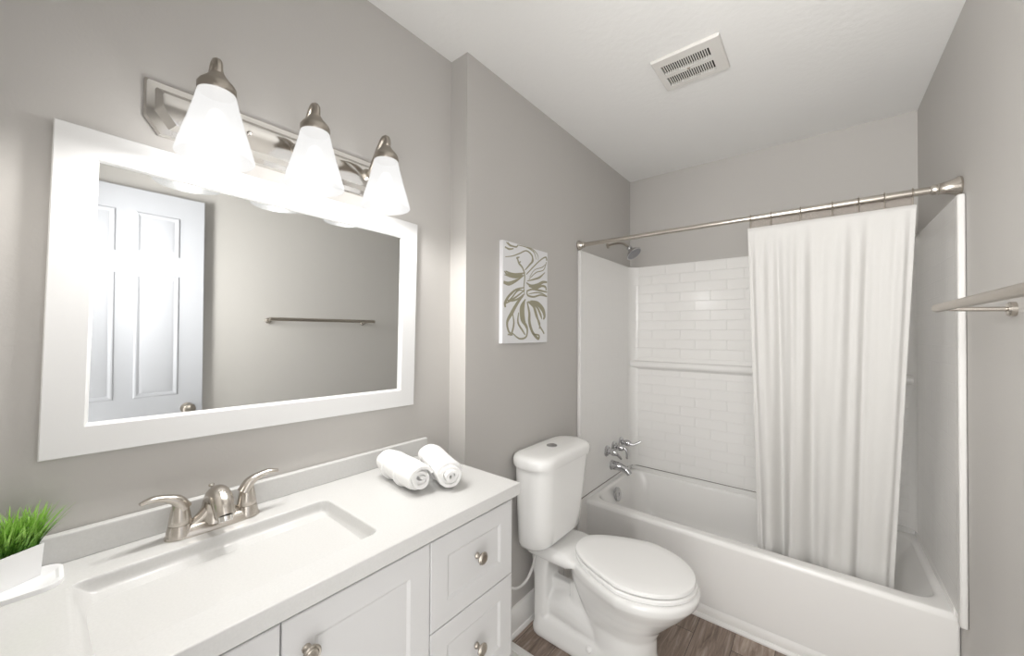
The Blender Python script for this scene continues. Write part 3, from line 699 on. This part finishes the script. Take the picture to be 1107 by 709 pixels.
def lamp(y):
    base = Vector((LXP, y, 1.93))
    m_ = MB(); m_.tube([(xV+.020, y, 1.955), (xV+.045, y, 1.962), (xV+.075, y, 2.000), (LXP-.020, y, 2.044), (LXP+.002, y, 2.044), (LXP+.008, y, 2.028), (LXP, y, 2.014)], [.009, .009, .009, .010, .010, .009, .012], 4 if False else 10)
    m_.lathe([(.020, 0), (.020, .004), (.012, .010)], (xV+.024, y, 1.955), (1, 0, 0), 20)
    arm = m_.build('arm', M_nickd, vl)
    m_ = MB(); m_.lathe([(.0365, -.014), (.0375, -.010), (.0375, .002), (.033, .010), (.020, .024), (.013, .036), (.010, .050), (.001, .052)], (LXP, y, 1.985), (0, 0, 1), 32, cap0=True)
    m_.build('shade_holder', M_nickd, vl)
    m_ = MB(); pr = [(.0335, .0), (.0365, -.006), (.043, -.035), (.055, -.080), (.066, -.118), (.0715, -.138), (.0745, -.150), (.0755, -.156), (.0735, -.158), (.0720, -.150), (.069, -.138), (.0635, -.118), (.0525, -.080), (.0405, -.035), (.034, -.006)]
    m_.lathe([(r, h) for r, h in pr], (LXP, y, 1.978), (0, 0, 1), 48, cap0=False, cap1=False); m_.build('shade', M_shade, vl, angle=60)
    m_ = MB(); prb = [(.006, -.044), (.013, -.050), (.020, -.068)] + [(.029*math.sin(R(a)), -.098 + .029*math.cos(R(a))) for a in range(45, 180, 15)] + [(.0005, -.127)]
    m_.lathe(prb, (LXP, y, 1.978), (0, 0, 1), 28); m_.build('bulb', M_bulb, vl)
    pd = bpy.data.lights.new('lamp_glow', 'POINT'); pd.energy = LAMP_W; pd.shadow_soft_size = .028; pd.color = (1, .985, .965)
    po = bpy.data.objects.new('lamp_glow', pd); COL.objects.link(po); po.parent = vl; po.location = Vector((LXP, y, 1.845)) - parent_base(vl)
for y in (.247, .468, .690): lamp(y)

# ================================================================== ART
ar = thing('canvas_print', (xT, 1.475, 1.37), 'small white canvas with swirling olive ribbons on the grey wall over the toilet', 'wall art')
ya, yb, za, zb2 = 1.294, 1.655, 1.370, 1.838
m_ = MB(); m_.box(xT+.001, xT+.022, ya, yb, za, zb2); m_.build('canvas', M_canvas, ar, bevel=.0015)
def auv(px, py):
    """crop pixel -> place on the canvas face"""
    u = (px - 70)/(335 - 70); top_ = 65 + 45*u; bot = 655 + 5*u; v = (py-top_)/(bot-top_)
    return ya + .004 + (yb-ya-.008)*max(0, min(1, u)), zb2 - .004 - (zb2-za-.008)*max(0, min(1, v))
ST = [ # (points, widths) swirling ribbons
 ([(82, 240), (120, 256), (160, 252), (192, 240)], (3, 9, 8, 2)), ([(72, 305), (100, 312), (140, 292), (180, 262)], (8, 12, 8, 2)),
 ([(75, 240), (95, 262), (140, 268), (185, 258)], (2, 9, 11, 3)), ([(76, 262), (120, 270), (176, 250)], (2, 5, 3)),
 ([(80, 158), (120, 148), (160, 128), (200, 108), (235, 135), (232, 175), (205, 210)], (2, 3, 4, 4, 7, 5, 2)),
 ([(78, 100), (100, 110), (125, 104)], (4, 6, 3)), ([(92, 72), (110, 88), (140, 92), (150, 78)], (3, 5, 5, 3)), ([(85, 72), (105, 90), (130, 92)], (3, 4, 2)),
 ([(150, 80), (200, 86), (245, 110), (262, 155)], (2, 3, 4, 2)), ([(190, 78), (235, 92), (270, 125), (275, 160)], (2, 3, 3, 1)),
 ([(145, 150), (155, 185), (178, 215), (190, 262), (185, 330), (190, 375)], (5, 7, 6, 5, 4, 3)), ([(140, 160), (158, 150)], (4, 4)), ([(152, 188), (166, 176)], (4, 4)),
 ([(192, 225), (220, 190), (240, 165), (238, 140)], (3, 6, 7, 3)), ([(200, 250), (240, 205), (290, 155), (325, 135), (332, 155)], (3, 4, 4, 5, 7)),
 ([(215, 280), (260, 235), (310, 215), (330, 165)], (2, 3, 3, 3)), ([(220, 265), (250, 220), (300, 200), (322, 180)], (2, 2, 3, 2)),
 ([(205, 290), (245, 278), (285, 262), (320, 230)], (2, 5, 7, 2)), ([(200, 300), (230, 318), (270, 312), (305, 292), (335, 290)], (3, 9, 12, 9, 5)),
 ([(215, 322), (260, 330), (300, 315), (325, 322), (328, 342)], (2, 8, 7, 8, 5)), ([(205, 350), (240, 338), (290, 345), (335, 352)], (4, 6, 7, 4)),
 ([(205, 345), (208, 375), (245, 384), (290, 372), (335, 380)], (4, 6, 6, 5, 4)), ([(215, 368), (260, 358), (300, 362), (334, 378)], (2, 4, 4, 3)),
 ([(188, 330), (140, 345), (100, 385), (80, 425), (82, 450)], (3, 6, 8, 9, 6)), ([(190, 345), (150, 380), (110, 410), (80, 430)], (3, 5, 6, 3)),
 ([(185, 350), (150, 350), (115, 395), (95, 415)], (2, 5, 5, 2)), ([(185, 370), (150, 400), (110, 412), (88, 400), (120, 370)], (3, 6, 5, 4, 2)),
 ([(185, 375), (150, 420), (118, 480), (92, 535), (100, 590), (120, 610), (95, 608)], (3, 10, 13, 9, 6, 5, 4)),
 ([(120, 480), (128, 540), (120, 590), (108, 615)], (3, 6, 7, 3)), ([(195, 400), (170, 450), (175, 520), (205, 570), (200, 625), (160, 635), (120, 600)], (3, 12, 14, 8, 6, 5, 3)),
 ([(155, 480), (152, 540), (180, 590), (195, 615)], (3, 7, 6, 3)), ([(190, 410), (182, 470), (190, 540), (210, 590)], (4, 11, 10, 3)),
 ([(205, 415), (218, 480), (220, 540), (240, 600), (275, 640), (280, 620), (240, 610)], (4, 10, 12, 10, 9, 6, 3)),
 ([(210, 415), (250, 450), (270, 510), (285, 560), (310, 600), (315, 612)], (4, 9, 8, 6, 6, 4)), ([(225, 410), (270, 425), (305, 460), (318, 500), (310, 522)], (4, 15, 17, 12, 5)),
 ([(215, 412), (265, 445), (290, 490), (300, 520)], (3, 8, 9, 3)), ([(240, 430), (262, 500), (285, 545), (283, 580)], (3, 7, 6, 3)),
]
m_ = MB()
for idx, (pts, ws) in enumerate(ST):
    P = [Vector((0, *auv(*p))) for p in pts]; Q, wq = [], []
    if len(P) == 2: P = [P[0], P[0].lerp(P[1], .5), P[1]]; ws = (ws[0], ws[0], ws[1])
    for i in range(len(P)-1):
        p0, p1, p2, p3 = P[max(i-1, 0)], P[i], P[i+1], P[min(i+2, len(P)-1)]
        for k in range(8):
            t = k/8; Q.append(.5*((2*p1) + (p2-p0)*t + (2*p0-5*p1+4*p2-p3)*t*t + (3*p1-p0-3*p2+p3)*t**3)); wq.append(ws[i]*(1-t) + ws[i+1]*t)
    Q.append(P[-1]); wq.append(ws[-1]); rows_ = []
    xo = xT + .0222 + idx*.00003
    for i, c in enumerate(Q):
        T_ = (Q[min(i+1, len(Q)-1)] - Q[max(i-1, 0)]); T_.normalize(); N_ = Vector((0, -T_.z, T_.y))*wq[i]*.5*.00160
        def cl(v): return Vector((v.x, max(ya+.0005, min(yb-.0005, v.y)), max(za+.0005, min(zb2-.0005, v.z))))
        l, r_ = cl(c - N_), cl(c + N_)
        rows_.append([Vector((xT+.0212, l.y, l.z)), Vector((xo, l.y, l.z)), Vector((xo, r_.y, r_.z)), Vector((xT+.0212, r_.y, r_.z))])
    m_.loft(rows_)
o = m_.build('ribbon_pattern', M_olive, ar, smooth=False); o['label'] = 'olive brown swirling ribbon strokes'

# ================================================================== CEILING VENT
ve = thing('ceiling_vent', (-.425, 1.732, zC), 'white rectangular exhaust fan grille set in the ceiling', 'vent')
vx0, vx1, vy0, vy1 = -.556, -.294, 1.614, 1.848; zf = zC-.014
gx0, gx1 = -.527, -.340; r1, r2 = (1.660, 1.724), (1.748, 1.816)
m_ = MB()
O_ = lambda i, z: [Vector((x, y, z)) for x, y in ((vx0+i, vy0+i), (vx1-i, vy0+i), (vx1-i, vy1-i), (vx0+i, vy1-i))]
m_.box(vx0+.003, vx1-.003, vy0+.003, r1[0], zf, zC-.001); m_.box(vx0+.003, vx1-.003, r2[1], vy1-.003, zf, zC-.001)
m_.box(vx0+.003, gx0, r1[0], r2[1], zf, zC-.001); m_.box(gx1, vx1-.003, r1[0], r2[1], zf, zC-.001); m_.box(gx0, gx1, r1[1], r2[0], zf, zC-.001)
m_.loft([O_(0, zC-.001), O_(0, zC-.009), O_(.003, zf+.001), O_(.003, zf+.003), O_(.003, zC-.001)], False, False)
m_.build('cover_plate', M_vent, ve, smooth=False)
m_ = MB(); NSL = 21
for (a, b) in (r1, r2):
    for k in range(1, NSL):
        x = gx0 + (gx1-gx0)*k/NSL; m_.box(x-.0020, x+.0020, a-.001, b+.001, zf+.001, zf+.0035)
m_.build('louver_bars', M_vent, ve, smooth=False)
m_ = MB(); m_.box(gx0-.004, gx1+.004, r1[0]-.004, r2[1]+.004, zC-.003, zC-.0012); m_.build('slot_shade_sheet', M_dark, ve, smooth=False)  # thin near-black sheet painting the shade behind the slots
m_ = MB(); m_.lathe([(.006, 0), (.006, .002), (.003, .003), (.001, .003)], (-.433, 1.737, zf), (0, 0, -1), 14); m_.build('screw', M_nickd, ve)

# ================================================================== TOWEL BAR on the right wall
tb = thing('towel_bar', (xR, 1.26, 1.49), 'brushed nickel towel bar reaching in from the right edge on the right wall', 'towel bar')
m_ = MB(); m_.tube([(.265, .895, 1.497), (.265, 1.622, 1.497)], .0115, 20, sub=1); m_.build('bar', M_nickd, tb, bevel=.001)
for y in (.930, 1.592):
    m_ = MB(); m_.tube([(xR-.004, y, 1.489), (.30, y, 1.492), (.266, y, 1.496)], [.0062, .0062, .0062], 12, sub=3)
    m_.lathe([(.019, 0), (.019, .010), (.016, .014), (.008, .016)], (xR-.0005, y, 1.489), (-1, 0, 0), 24); m_.build('post', M_nick, tb)

for o in bpy.data.objects:
    if '_b' in o: del o['_b']
